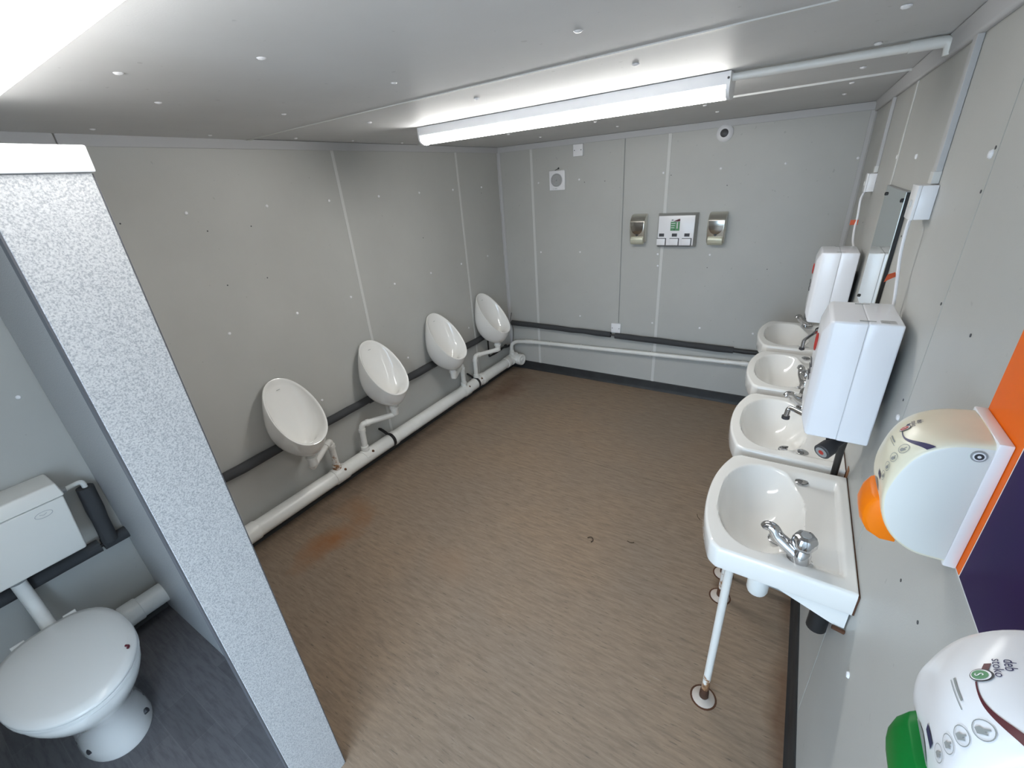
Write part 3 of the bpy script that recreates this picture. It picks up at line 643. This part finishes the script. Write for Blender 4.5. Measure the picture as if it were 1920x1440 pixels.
# ------------------------------------------------------------------ water heaters
def heater(y0, z0, label, spout, knob, sticker, valve_z):
    X0, X1 = 2.632, 2.782; y1 = y0+.219; z1 = z0+.352; xs_ = 2.708
    t = thing('water_heater', (2.71, (y0+y1)/2, z0), label, 'water heater', 'white over-basin water heaters')
    part('back_cover', B().box(xs_+.0004, X1, y0+.001, y1-.001, z0, z1), M['heater'], t, bevel=.005, seg=3)
    # bulged front cover with a shallow finger scoop at the top
    rings = []
    prof = [(xs_-.0004, 0.0), (X0+.012, 0), (X0+.004, .003), (X0, .012)]
    fb = B()
    n = 24
    def outline(x, ins):
        pts = []; r = .007
        a0, a1, c0, c1 = y0+ins, y1-ins, z0+ins, z1-ins
        for cx, cz, s in ((a1-r, c1-r, 0), (a0+r, c1-r, 90), (a0+r, c0+r, 180), (a1-r, c0+r, 270)):
            for k in range(7):
                a = math.radians(s+90*k/6); pts.append((x, cx+r*math.cos(a), cz+r*math.sin(a)))
        return pts
    def bul(pts):
        out = []
        for x, y, z in pts:
            q = (y-(y0+y1)/2)/((y1-y0)/2); out.append((x-.013*(1-q*q), y, z))
        return out
    fb.loft([outline(xs_-.0004, .001), outline(X0+.008, .001), bul(outline(X0+.004, .003)), bul(outline(X0+.001, .009))], True, True, False)
    m_ = 8; g = []
    o = bul(outline(X0+.001, .009)); cy, cz = (y0+y1)/2, (z0+z1)/2
    rr = [o]
    for s in (.8, .6, .4, .2, .02):
        rr.append([(X0-.012+.0*s - .004*(1-((cy+(y-cy)*s-cy)/((y1-y0)/2))**2), cy+(y-cy)*s, cz+(z-cz)*s) for x, y, z in o])
    fb.loft(rr, True, False, True)
    part('front_cover', fb, M['heater'], t, angle=40)
    part('seam_gap', B().box(xs_-.0004, xs_+.0004, y0+.0022, y1-.0022, z0+.0022, z1-.0022), M['strip'], t)
    for y in (y0+.022, y1-.022): part('cover_clip', B().box(xs_-.017, xs_+.017, y-.0022, y+.0022, z1-.001, z1+.0006), M['greyprint'], t)
    if sticker: 
        s = part('rating_sticker', B().box(X1-.048, X1-.016, y0+.012, y0+.036, z1-.001, z1+.0005), M['trim'], t)
        part('sticker_print', B().box(X1-.046, X1-.018, y0+.030, y0+.035, z1+.0004, z1+.0009).box(X1-.046, X1-.030, y0+.015, y0+.019, z1+.0004, z1+.0009), M['greyprint'], s)
    part('wall_bracket', B().box(X1-.001, W-.001, y0+.13, y1-.03, z0+.08, z1-.12), M['black'], t)
    # printed marks on the front
    fx = lambda y: X0-.0125-.004*(1-((y-cy)/((y1-y0)/2))**2)-.0012
    txt = part('logo_ring', B().tube([(fx(cy)+.0005, cy+.024*math.cos(2*PI*k/24), z0+.255+.024*math.sin(2*PI*k/24)) for k in range(25)], .0022, 6), M['redprint'], t)
    for k in range(3):
        part('printed_line', B().tube(spline([(fx(cy)+.0002, cy+.045, z0+.19-.02*k), (fx(cy)-.0002, cy+.01, z0+.196-.02*k), (fx(cy)+.0002, cy-.04, z0+.19-.02*k)]), .0016, 6), M['dark'], t)
    # valve, spout, knob
    v = part('mixer_valve', B().tube(fillet([(2.745, cy+.01, z0+.004), (2.745, cy+.01, valve_z), (2.70, cy+.012, valve_z-.004)], .015), .017, 14), M['dark'], t)
    part('spout', B().tube(fillet(spout, .016, 6), .0085, 12), M['grey'] if 0 else M['chrome'], t)
    part('spout_nozzle', B().tube([Vector(spout[-1])+Vector((0,0,.010)), spout[-1]], .0125, 12), M['dark'], t)
    k0, k1 = Vector(knob[0]), Vector(knob[1]); d = (k1-k0)
    kb = part('valve_knob', B().tube([k0, k0+d*.45, k0+d*.6, k0+d*.97, k1], [.015, .017, .024, .0245, .022], 20), M['dark'], t, label='dark grey valve knob with red dot')
    part('red_dot', B().tube([k1, k1+d.normalized()*.0012], .008, 16), M['redprint'], kb)
    part('knob_rim', B().tube([k1-d.normalized()*.001, k1+d.normalized()*.0006], .0175, 20), M['grey'], kb)
    return t
heater(.844, 1.168, 'nearer white water heater above the second basin', [(2.725, .985, 1.150), (2.725, .985, 1.128), (2.592, 1.100, 1.128), (2.588, 1.075, 1.094)],
       [(2.742, .965, 1.118), (2.690, .895, 1.092)], True, 1.118)
heater(2.10, 1.142, 'further white water heater beside the far corner', [(2.725, 2.30, 1.135), (2.72, 2.30, 1.07), (2.637, 2.075, 1.052), (2.634, 2.02, 1.022)],
       [(2.742, 2.245, 1.085), (2.70, 2.205, 1.065)], False, 1.085)

# ------------------------------------------------------------------ mirror, boxes, trunking and cables on the right wall
t = thing('mirror', (W-.01, 1.67, 1.335), 'frameless rectangular wall mirror with black clips and edge', 'mirror')
part('backing', B().box(W-.012, W-.001, 1.440, 1.905, 1.335, 1.790), M['black'], t)
part('glass', B().box(W-.0145, W-.0121, 1.4415, 1.905, 1.335, 1.790), M['mirror'], t, label='silvered glass')
part('glass_edge', B().box(W-.0150, W-.001, 1.4395, 1.906, 1.790, 1.7925), M['grey'], t)
for y, z in ((1.868, 1.762), (1.468, 1.764), (1.868, 1.352), (1.468, 1.352)):
    part('clip', B().lathe([(0, 0), (.0065, 0), (.0065, .004), (.004, .006), (0, .006)], (W-.0146, y, z), (-1, 0, 0), 8).box(W-.0175, W-.0146, y-.012, y+.012, z-.004, z+.004), M['black'], t)
def fbox(y0, z0, label, dep, screw=True, tr=True):
    t = thing('fused_spur_box', (W-.02, y0+.043, z0), label, 'switch box', 'fused spur boxes on the basin wall')
    part('back_box', B().box(W-dep+.008, W-.0005, y0, y0+.086, z0, z0+.084), M['white'], t, bevel=.002)
    part('face_plate', B().box(W-dep, W-dep+.0079, y0-.001, y0+.087, z0-.001, z0+.085), M['white'], t, bevel=.002)
    part('fuse_holder', B().box(W-dep-.004, W-dep, y0+.03, y0+.056, z0+.030, z0+.048), M['strip'], t, bevel=.001)
    return t
fbox(1.088, 1.742, 'white fused spur box above the nearer water heater', .042)
fbox(2.470, 1.737, 'white fused spur box above the further water heater', .040)
def trunk(y0, z0, label, w=.036):
    t = thing('cable_trunking', (W-.008, y0+w/2, z0), label, 'trunking', 'white cable trunking on the basin wall')
    part('channel', B().box(W-.014, W-.0005, y0, y0+w, z0, H-.055), M['trim'], t, bevel=.001, seg=1)
    part('end_sleeve', B().box(W-.017, W-.0005, y0-.002, y0+w+.002, z0, z0+.030), M['strip'], t, bevel=.001, seg=1)
trunk(1.112, 1.828, 'vertical white trunking above the nearer spur box')
trunk(2.495, 1.823, 'vertical white trunking above the further spur box')
single('heater_cable', B().tube(spline([(W-.026, 1.155, 1.742), (W-.034, 1.13, 1.735), (W-.036, 1.12, 1.70), (W-.033, 1.115, 1.64), (W-.022, 1.095, 1.54), (W-.018, 1.085, 1.48)]), .0042, 8), M['white'], 'white cable from the nearer spur box down to the nearer heater', 'cable')
single('heater_cable', B().tube(spline([(W-.025, 2.52, 1.738), (W-.038, 2.49, 1.725), (W-.043, 2.48, 1.693), (W-.038, 2.48, 1.62), (W-.039, 2.47, 1.555), (W-.033, 2.44, 1.495), (W-.02, 2.30, 1.45)]), .0055, 8), M['white'], 'white cable from the further spur box down to the further heater', 'cable')
single('warning_flag', B().add([(W-.034,1.108,1.600),(W-.052,1.092,1.596),(W-.056,1.090,1.574),(W-.047,1.096,1.580),(W-.030,1.108,1.588)]+[(W-.034,1.110,1.600),(W-.052,1.094,1.596),(W-.056,1.092,1.574),(W-.047,1.098,1.580),(W-.030,1.110,1.588)],
       [(0,1,2,3,4),(9,8,7,6,5),(0,5,6,1),(1,6,7,2),(2,7,8,3),(3,8,9,4),(4,9,5,0)]), M['tape'], 'orange tape tag on the nearer heater cable', 'tape', 'orange tape tags', smooth=False)
single('warning_flag', B().box(W-.064, W-.030, 2.474, 2.477, 1.578, 1.603), M['tape'], 'orange tape tag on the further heater cable', 'tape', 'orange tape tags', smooth=False)

# ------------------------------------------------------------------ sign board and skin care dispensers
t = thing('sign_board', (W-.002, -.1, 1.337), 'purple and orange printed board behind the skin care dispensers', 'sign')
part('board', B().box(W-.0035, W-.0005, -.262, .322, 1.337, 1.96), M['white'], t)
part('orange_field', B().box(W-.0042, W-.0035, .1895, .3205, 1.3405, 1.957), M['orange_board'], t)
part('purple_field', B().box(W-.0042, W-.0035, -.258, .1855, 1.3405, 1.957), M['purple'], t)
def dispenser(yc, dz, label, m_cover, m_side, m_lever, m_stripe, m_badge, group):
    hw = .058
    t = thing('skin_care_dispenser', (W-.06, yc, 1.34+dz), label, 'dispenser', group)
    prof = [(2.785, 1.3435), (2.760, 1.3435), (2.744, 1.347), (2.727, 1.358), (2.713, 1.374), (2.702, 1.395), (2.695, 1.420), (2.693, 1.445), (2.6965, 1.470), (2.703, 1.495), (2.713, 1.517), (2.728, 1.534), (2.748, 1.545), (2.768, 1.5495), (2.785, 1.551)]
    prof = [(p.x, p.y) for p in spline([(a, b, 0) for a, b in prof], 3)]
    cx, cz = 2.750, 1.447+dz
    def kk(a, z=0):
        q = max(0, 1-(a/hw)**2); return 1+q*(.42*sstep(1.43, 1.545, z-dz)), 1+.040*q
    def pf(z):
        z -= dz
        for (xa, za), (xb, zb) in zip(prof, prof[1:]):
            if za <= z <= zb and zb > za: return xa+(xb-xa)*(z-za)/(zb-za)
        return 2.785
    def fx(a, z):
        kx, kz = kk(a, z); return cx+(pf(cz+(z-cz)/kz)-cx)*kx
    P = [(x, z+dz) for x, z in prof]
    def ring(y, k):
        if k == 1: return [(x if x > 2.78 else cx+(x-cx)*kk(y-yc, cz+(z-cz)*kk(y-yc)[1])[0], y, cz+(z-cz)*kk(y-yc)[1]) for x, z in P]
        return [(x if x > 2.78 else cx+(x-cx)*k, y, cz+(z-cz)*k) for x, z in P]
    part('cover', B().loft([ring(yc-hw+.0012, .955), ring(yc-hw+.003, .985)] + [ring(yc+hw*q, 1) for q in (-.88, -.75, -.6, -.45, -.3, -.15, 0, .15, .3, .45, .6, .75, .88)] + [ring(yc+hw-.003, .985), ring(yc+hw-.0012, .955)]), m_cover, t, angle=50)
    sd = part('side_cheek', B().loft([ring(yc-hw, .90), ring(yc-hw+.0014, .952)]), m_side, t)
    part('back_plate', B().box(2.785, W-.0045, yc-hw-.001, yc+hw+.001, 1.339+dz, 1.556+dz), M['white'], t, bevel=.002)
    for r, mt, h in ((.0085, M['grey'], .0016), (.0065, M['white'], .0022), (.0048, M['dark'], .0026), (.002, M['white'], .003)):
        part('lock', B().lathe([(r, 0), (r, h), (0, h)], (2.772, yc-hw+.0002, 1.533+dz), (0, -1, 0), 18), mt, sd)
    # push lever
    lp = [(2.722, 1.405), (2.700, 1.418), (2.688, 1.413), (2.681, 1.398), (2.679, 1.378), (2.683, 1.360), (2.692, 1.347), (2.708, 1.340), (2.732, 1.341)]
    lp = [(x, z+dz) for x, z in lp]
    def lr(y, s): return [(2.73+(x-2.73)*s, y, z) for x, z in lp]
    part('push_lever', B().loft([lr(yc-.037, .78), lr(yc-.032, .93), lr(yc-.018, 1), lr(yc+.018, 1), lr(yc+.032, .93), lr(yc+.037, .78)]), m_lever, t, bevel=.0015, seg=2, limit=40)
    # print on the curved front: s along -y, z up
    E_ = .0009
    on = lambda a, z: (fx(a, z)-E_, yc-a, z)
    def strip(pts, mat, name='printed_stripe'):
        r = [[on(a-w, z) if 0 else on(a, z+w), on(a, z-w)] for a, z, w in pts]
        mb = B(); mb.loft(r, False, False, False); return part(name, mb, mat, t)
    zL = 1.521+dz
    strip([(a, 1.525+dz-.003*math.sin((a+.004)*70)+.004*sstep(.02, .056, a), .0005+.0030*sstep(.010, .056, a)) for a in [(.004+.0535*k/20) for k in range(21)]], m_stripe)
    strip([(-.012+.008*k/4, 1.531+dz-.0006*k, .0016) for k in range(5)], m_stripe)
    def disc(a, z, r, mat, name, lift=.0004, r2=None):
        mb = B(); n = 22
        if r2 is None: mb.add([tuple(Vector(on(a+r*math.cos(2*PI*k/n), z+r*math.sin(2*PI*k/n)))+Vector((-lift, 0, 0))) for k in range(n)], [tuple(range(n))])
        else: mb.loft([[tuple(Vector(on(a+q*math.cos(2*PI*k/n), z+q*math.sin(2*PI*k/n)))+Vector((-lift, 0, 0))) for k in range(n)] for q in (r, r2)], True, False, False)
        return part(name, mb, mat, t)
    disc(-.001, 1.527+dz, .0058, M['dark'], 'badge_rim'); disc(-.001, 1.527+dz, .0050, M['white'], 'badge', .0008); disc(-.001, 1.527+dz, .0041, m_badge, 'badge', .0012)
    part('badge_mark', text_mb('S', .006, lambda x, y: tuple(Vector(on(-.001+x, 1.5250+dz+y))+Vector((-.0016, 0, 0)))), M['white'], t)
    part('lettering', text_mb('deb', .0078, lambda x, y: on(-.011+x, 1.5368+dz+y*.66)), M['navy'], t, label='dark blue lettering deb stoko')
    part('lettering', text_mb('stoko', .0078, lambda x, y: on(-.008+x, 1.5328+dz+y*.66)), M['navy'], t)
    part('caption', text_mb('Wash your hands', .0052, lambda x, y: on(-.001+x, 1.5045+dz+y)) if 0 else B().loft([[on(-.004+.020*k/10, 1.5105+dz), on(-.004+.020*k/10, 1.5085+dz)] for k in range(11)], False, False, False), M['greyprint'], t)
    part('caption', B().loft([[on(-.004+.026*k/10, 1.5065+dz), on(-.004+.026*k/10, 1.5058+dz)] for k in range(11)], False, False, False), M['greyprint'], t)
    for i in range(4):
        a, z = .0385-.002*i, 1.513-.0185*i+dz
        r = .0074
        disc(a, z, r, M['greyprint'], 'pictogram_ring', .0004, r*.90)
        part('pictogram_hand', B().add([tuple(Vector(on(a+x*r, z+y*r))+Vector((-.0003, 0, 0))) for x, y in ((-.45, -.6), (.1, -.7), (.35, -.2), (.55, .1), (.4, .2), (.15, .0), (.25, .6), (.1, .65), (-.1, .1), (-.4, -.1))], [tuple(range(10))]), M['greyprint'], t)
    part('window_label', B().loft([[on(.002+.018*k/6, 1.450+dz), on(.002+.018*k/6, 1.4405+dz)] for k in range(7)], False, False, False), M['navy'], t)
    part('level_window', B().loft([[on(-.022+.044*k/10, 1.4195+dz+.010*(1-((k-5)/5)**2)), on(-.022+.044*k/10, 1.4185+dz)] for k in range(11)], False, False, False), M['grey'], t)
    return t
dispenser(.261, 0.0, 'aged cream wall dispenser with orange push lever', M['cream'], M['creamside'], M['orange'], M['navy'], M['redprint'], 'skin care dispensers on the printed board')
dispenser(-.150, -.012, 'white wall dispenser with green push lever', M['white'], M['white'], M['green'], M['maroon'], M['greenprint'], 'skin care dispensers on the printed board')

# ------------------------------------------------------------------ fittings on the far wall
def soap(x0, x1, label):
    t = thing('soap_dispenser', ((x0+x1)/2, D-.05, 1.355), label, 'soap dispenser', 'metal soap dispensers on the far wall')
    z0, z1 = 1.358, 1.592
    body = [(D, z0+.01), (D-.070, z0+.01), (D-.078, z0+.055), (D-.092, z0+.10), (D-.098, z0+.150), (D-.090, z0+.185), (D-.065, z0+.215), (D-.04, z1-.004), (D, z1)]
    part('body', B().prism(body, 'x', x0, x1), M['steel'], t, bevel=.008, seg=3, angle=40, limit=25)
    # polished shield on the front
    cx = (x0+x1)/2; w = (x1-x0)/2-.004; rows = []
    fy = lambda z: D-.0985 if z > z0+.15 else D-.092-.0065*(z-z0-.10)/.05 if z > z0+.10 else D-.078-.014*(z-z0-.055)/.045
    for k in range(13):
        s = k/12; z = z0+.178-.100*s; ww = w*.94*(1-.10*s) if s < .3 else w*.94*.97*math.sqrt(max(.02, 1-((s-.3)/.72)**2))
        y = min(fy(z), D-.080)-.003
        rows.append([(cx-ww, y+.002, z), (cx-ww*.5, y, z), (cx+ww*.5, y, z), (cx+ww, y+.002, z)])
    part('shield', B().loft(rows, False, False, False), M['shield'], t, label='polished shield')
    lv = [(D-.060, z0+.062), (D-.086, z0+.060), (D-.094, z0+.040), (D-.088, z0+.012), (D-.070, z0-.004), (D-.050, z0+.0)]
    part('push_bar', B().prism(lv, 'x', x0+.008, x1-.008), M['steel_lo'], t, bevel=.006, seg=3)
    part('nozzle_notch', B().prism([(cx-.014, z0+.074), (cx, z0+.064), (cx+.014, z0+.074), (cx, z0+.080)], 'y', D-.0905, D-.0875), M['dark'], t)
    return t
soap(1.318, 1.442, 'brushed metal soap dispenser left of the three-button unit')
soap(1.920, 2.046, 'brushed metal soap dispenser right of the three-button unit')
t = thing('cartridge_dispenser', (1.685, D-.03, 1.335), 'wide three-button soap unit with white face and green label', 'dispenser')
X0, X1, Z0, Z1 = 1.532, 1.838, 1.335, 1.590; fy = D-.060
def fr(y, i): return [(X0+i, y, Z0+i), (X1-i, y, Z0+i), (X1-i, y, Z1-i), (X0+i, y, Z1-i)]
part('housing', B().loft([fr(D-.0005, 0), fr(D-.02, .0), fr(fy+.006, .010), fr(fy, .014)]), M['grey'] if 0 else plain('satin_silver', (.42, .42, .41), .35, .6), t, bevel=.003)
part('face_panel', B().box(X0+.014, X1-.016, fy-.003, fy, Z0+.014, Z1-.016), M['white'], t, bevel=.001)
for i, x in enumerate((1.577, 1.678, 1.774)):
    part('push_button_recess', B().box(x-.037, x+.037, fy-.0036, fy-.003, Z0+.014, Z0+.070), M['dark'], t)
    part('push_button', B().box(x-.036, x+.031, fy-.012, fy-.0035, Z0+.015, Z0+.066), M['white'], t, bevel=.003)
    part('level_window', B().box(x-.021, x+.019, fy-.0042, fy-.003, Z0+.082, Z0+.106), M['dark'], t, bevel=.001)
lb = part('label', B().box(1.640, 1.714, fy-.0040, fy-.003, 1.449, 1.552), M['white'], t, label='green and maroon printed label')
part('label_green', B().box(1.642, 1.712, fy-.0046, fy-.0040, 1.462, 1.530), M['greenprint'], lb)
part('label_wedge', B().prism([(1.660, 1.532), (1.712, 1.532), (1.712, 1.550), (1.706, 1.551)], 'y', fy-.0046, fy-.0040), M['maroon'], lb)
part('label_mark', B().prism([(1.646, 1.537), (1.662, 1.537), (1.660, 1.547), (1.648, 1.547)], 'y', fy-.0046, fy-.0040), M['greyprint'], lb)
for k in range(3): part('label_line', B().box(1.646, 1.678-.003*k, fy-.0050, fy-.0046, 1.515-.016*k, 1.519-.016*k), M['white'], lb)
part('label_highlight', B().box(1.688, 1.698, fy-.0050, fy-.0046, 1.478, 1.526), M['strip'], lb)
part('label_drop', B().box(1.668, 1.678, fy-.0050, fy-.0046, 1.466, 1.472), M['dark'], lb)
part('lower_slot', B().box(X0+.016, X1-.03, fy-.002, fy+.001, Z0+.005, Z0+.009), M['dark'], t)

t = thing('extractor_fan', (.62, D-.02, 1.808), 'square white extractor fan with round ringed grille', 'fan')
part('plate', B().box(.545, .695, D-.020, D-.0005, 1.808, 1.967), M['white'], t, bevel=.004)
part('recess', B().lathe([(.054, 0), (.054, .0012), (0, .0012)], (.618, D-.020, 1.890), (0, -1, 0), 32), M['grey'], t)
for r in (.052, .041, .031, .021, .011):
    part('grille_ring', B().lathe([(r-.0032, 0), (r-.0032, .006), (r+.0025, .006), (r+.0025, 0)], (.618, D-.0205, 1.890), (0, -1, 0), 32), M['trim'], t)
part('pull_hook', B().tube([(.600, D-.014, 1.968), (.640, D-.03, 1.982)], .0022, 6).sphere((.644, D-.031, 1.984), .007, 8, 6), M['black'], t)
part('lettering', text_mb('fan', .010, lambda x, y: (.620+x, D-.0206, 1.818+y)) if 0 else B().box(.580, .584, D-.0206, D-.020, 1.818, 1.824).box(.594, .622, D-.0206, D-.020, 1.819, 1.823), M['greyprint'], t)
t = thing('junction_box', (.825, D-.02, 2.062), 'square white blank box under the ceiling trim', 'junction box')
part('box', B().box(.783, .869, D-.030, D-.0005, 2.062, 2.152), M['white'], t, bevel=.002)
for x in (.796, .856): part('screw', B().lathe([(.004, 0), (.004, .001), (0, .0012)], (x, D-.030, 2.108), (0, -1, 0), 8), M['dark'], t)
t = thing('motion_sensor', (1.953, D-.02, 2.06), 'round white motion sensor with dark lens by the ceiling', 'sensor')
part('body', B().lathe([(.055, 0), (.056, .008), (.050, .018), (.036, .028), (.030, .030), (0, .030)], (1.953, D, 2.116), (0, -1, 0), 32), M['white'], t)
part('lens', B().lathe([(.027, 0), (.026, .003), (.016, .006), (0, .007)], (1.953, D-.030, 2.116), (0, -1, 0), 24), M['dark'], t)
part('lens_ring', B().lathe([(.031, 0), (.031, .002), (.027, .003), (.0265, 0)], (1.953, D-.030, 2.116), (0, -1, 0), 28), M['white'], t)
t = thing('socket_box', (1.204, D-.02, .52), 'small white blank socket box at the foot of the trunking', 'junction box')
part('box', B().box(1.160, 1.250, D-.028, D-.0005, .540, .628), M['white'], t, bevel=.002)
for x in (1.172, 1.238): part('screw', B().lathe([(.004, 0), (.004, .001), (0, .0012)], (x, D-.028, .583), (0, -1, 0), 8), M['dark'], t)
t = thing('mini_trunking', (1.215, D-.005, .63), 'slim vertical white trunking down the far wall to the socket box', 'trunking')
part('channel', B().box(1.200, 1.222, D-.010, D-.0005, .629, H-.045), M['panel'], t, bevel=.001, seg=1)
part('shadow_gap', B().box(1.222, 1.2255, D-.008, D-.0004, .629, H-.045), M['grey'], t)

# ------------------------------------------------------------------ debris on the floor
single('dry_leaf_curl', B().tube(spline([(1.775, 1.262, .003), (1.795, 1.270, .010), (1.812, 1.258, .008), (1.806, 1.240, .003)]), [.001]+[.0028]*23+[.001], 6), M['leaf'], 'small dark curled leaf on the floor, left of two', 'leaf', 'dry leaf curls on the floor')
single('dry_leaf_curl', B().tube(spline([(1.985, 1.345, .003), (2.005, 1.340, .004), (2.022, 1.352, .003)]), .0016, 6), M['leaf'], 'small thin dry leaf curl on the floor, right of two', 'leaf', 'dry leaf curls on the floor')
single('dry_leaf_curl', B().tube(spline([(2.285, 1.745, .003), (2.295, 1.720, .004), (2.31, 1.705, .003)]), .0016, 6), M['leaf'], 'thin dry stalk on the floor beside the nearest basins', 'leaf', 'dry leaf curls on the floor')
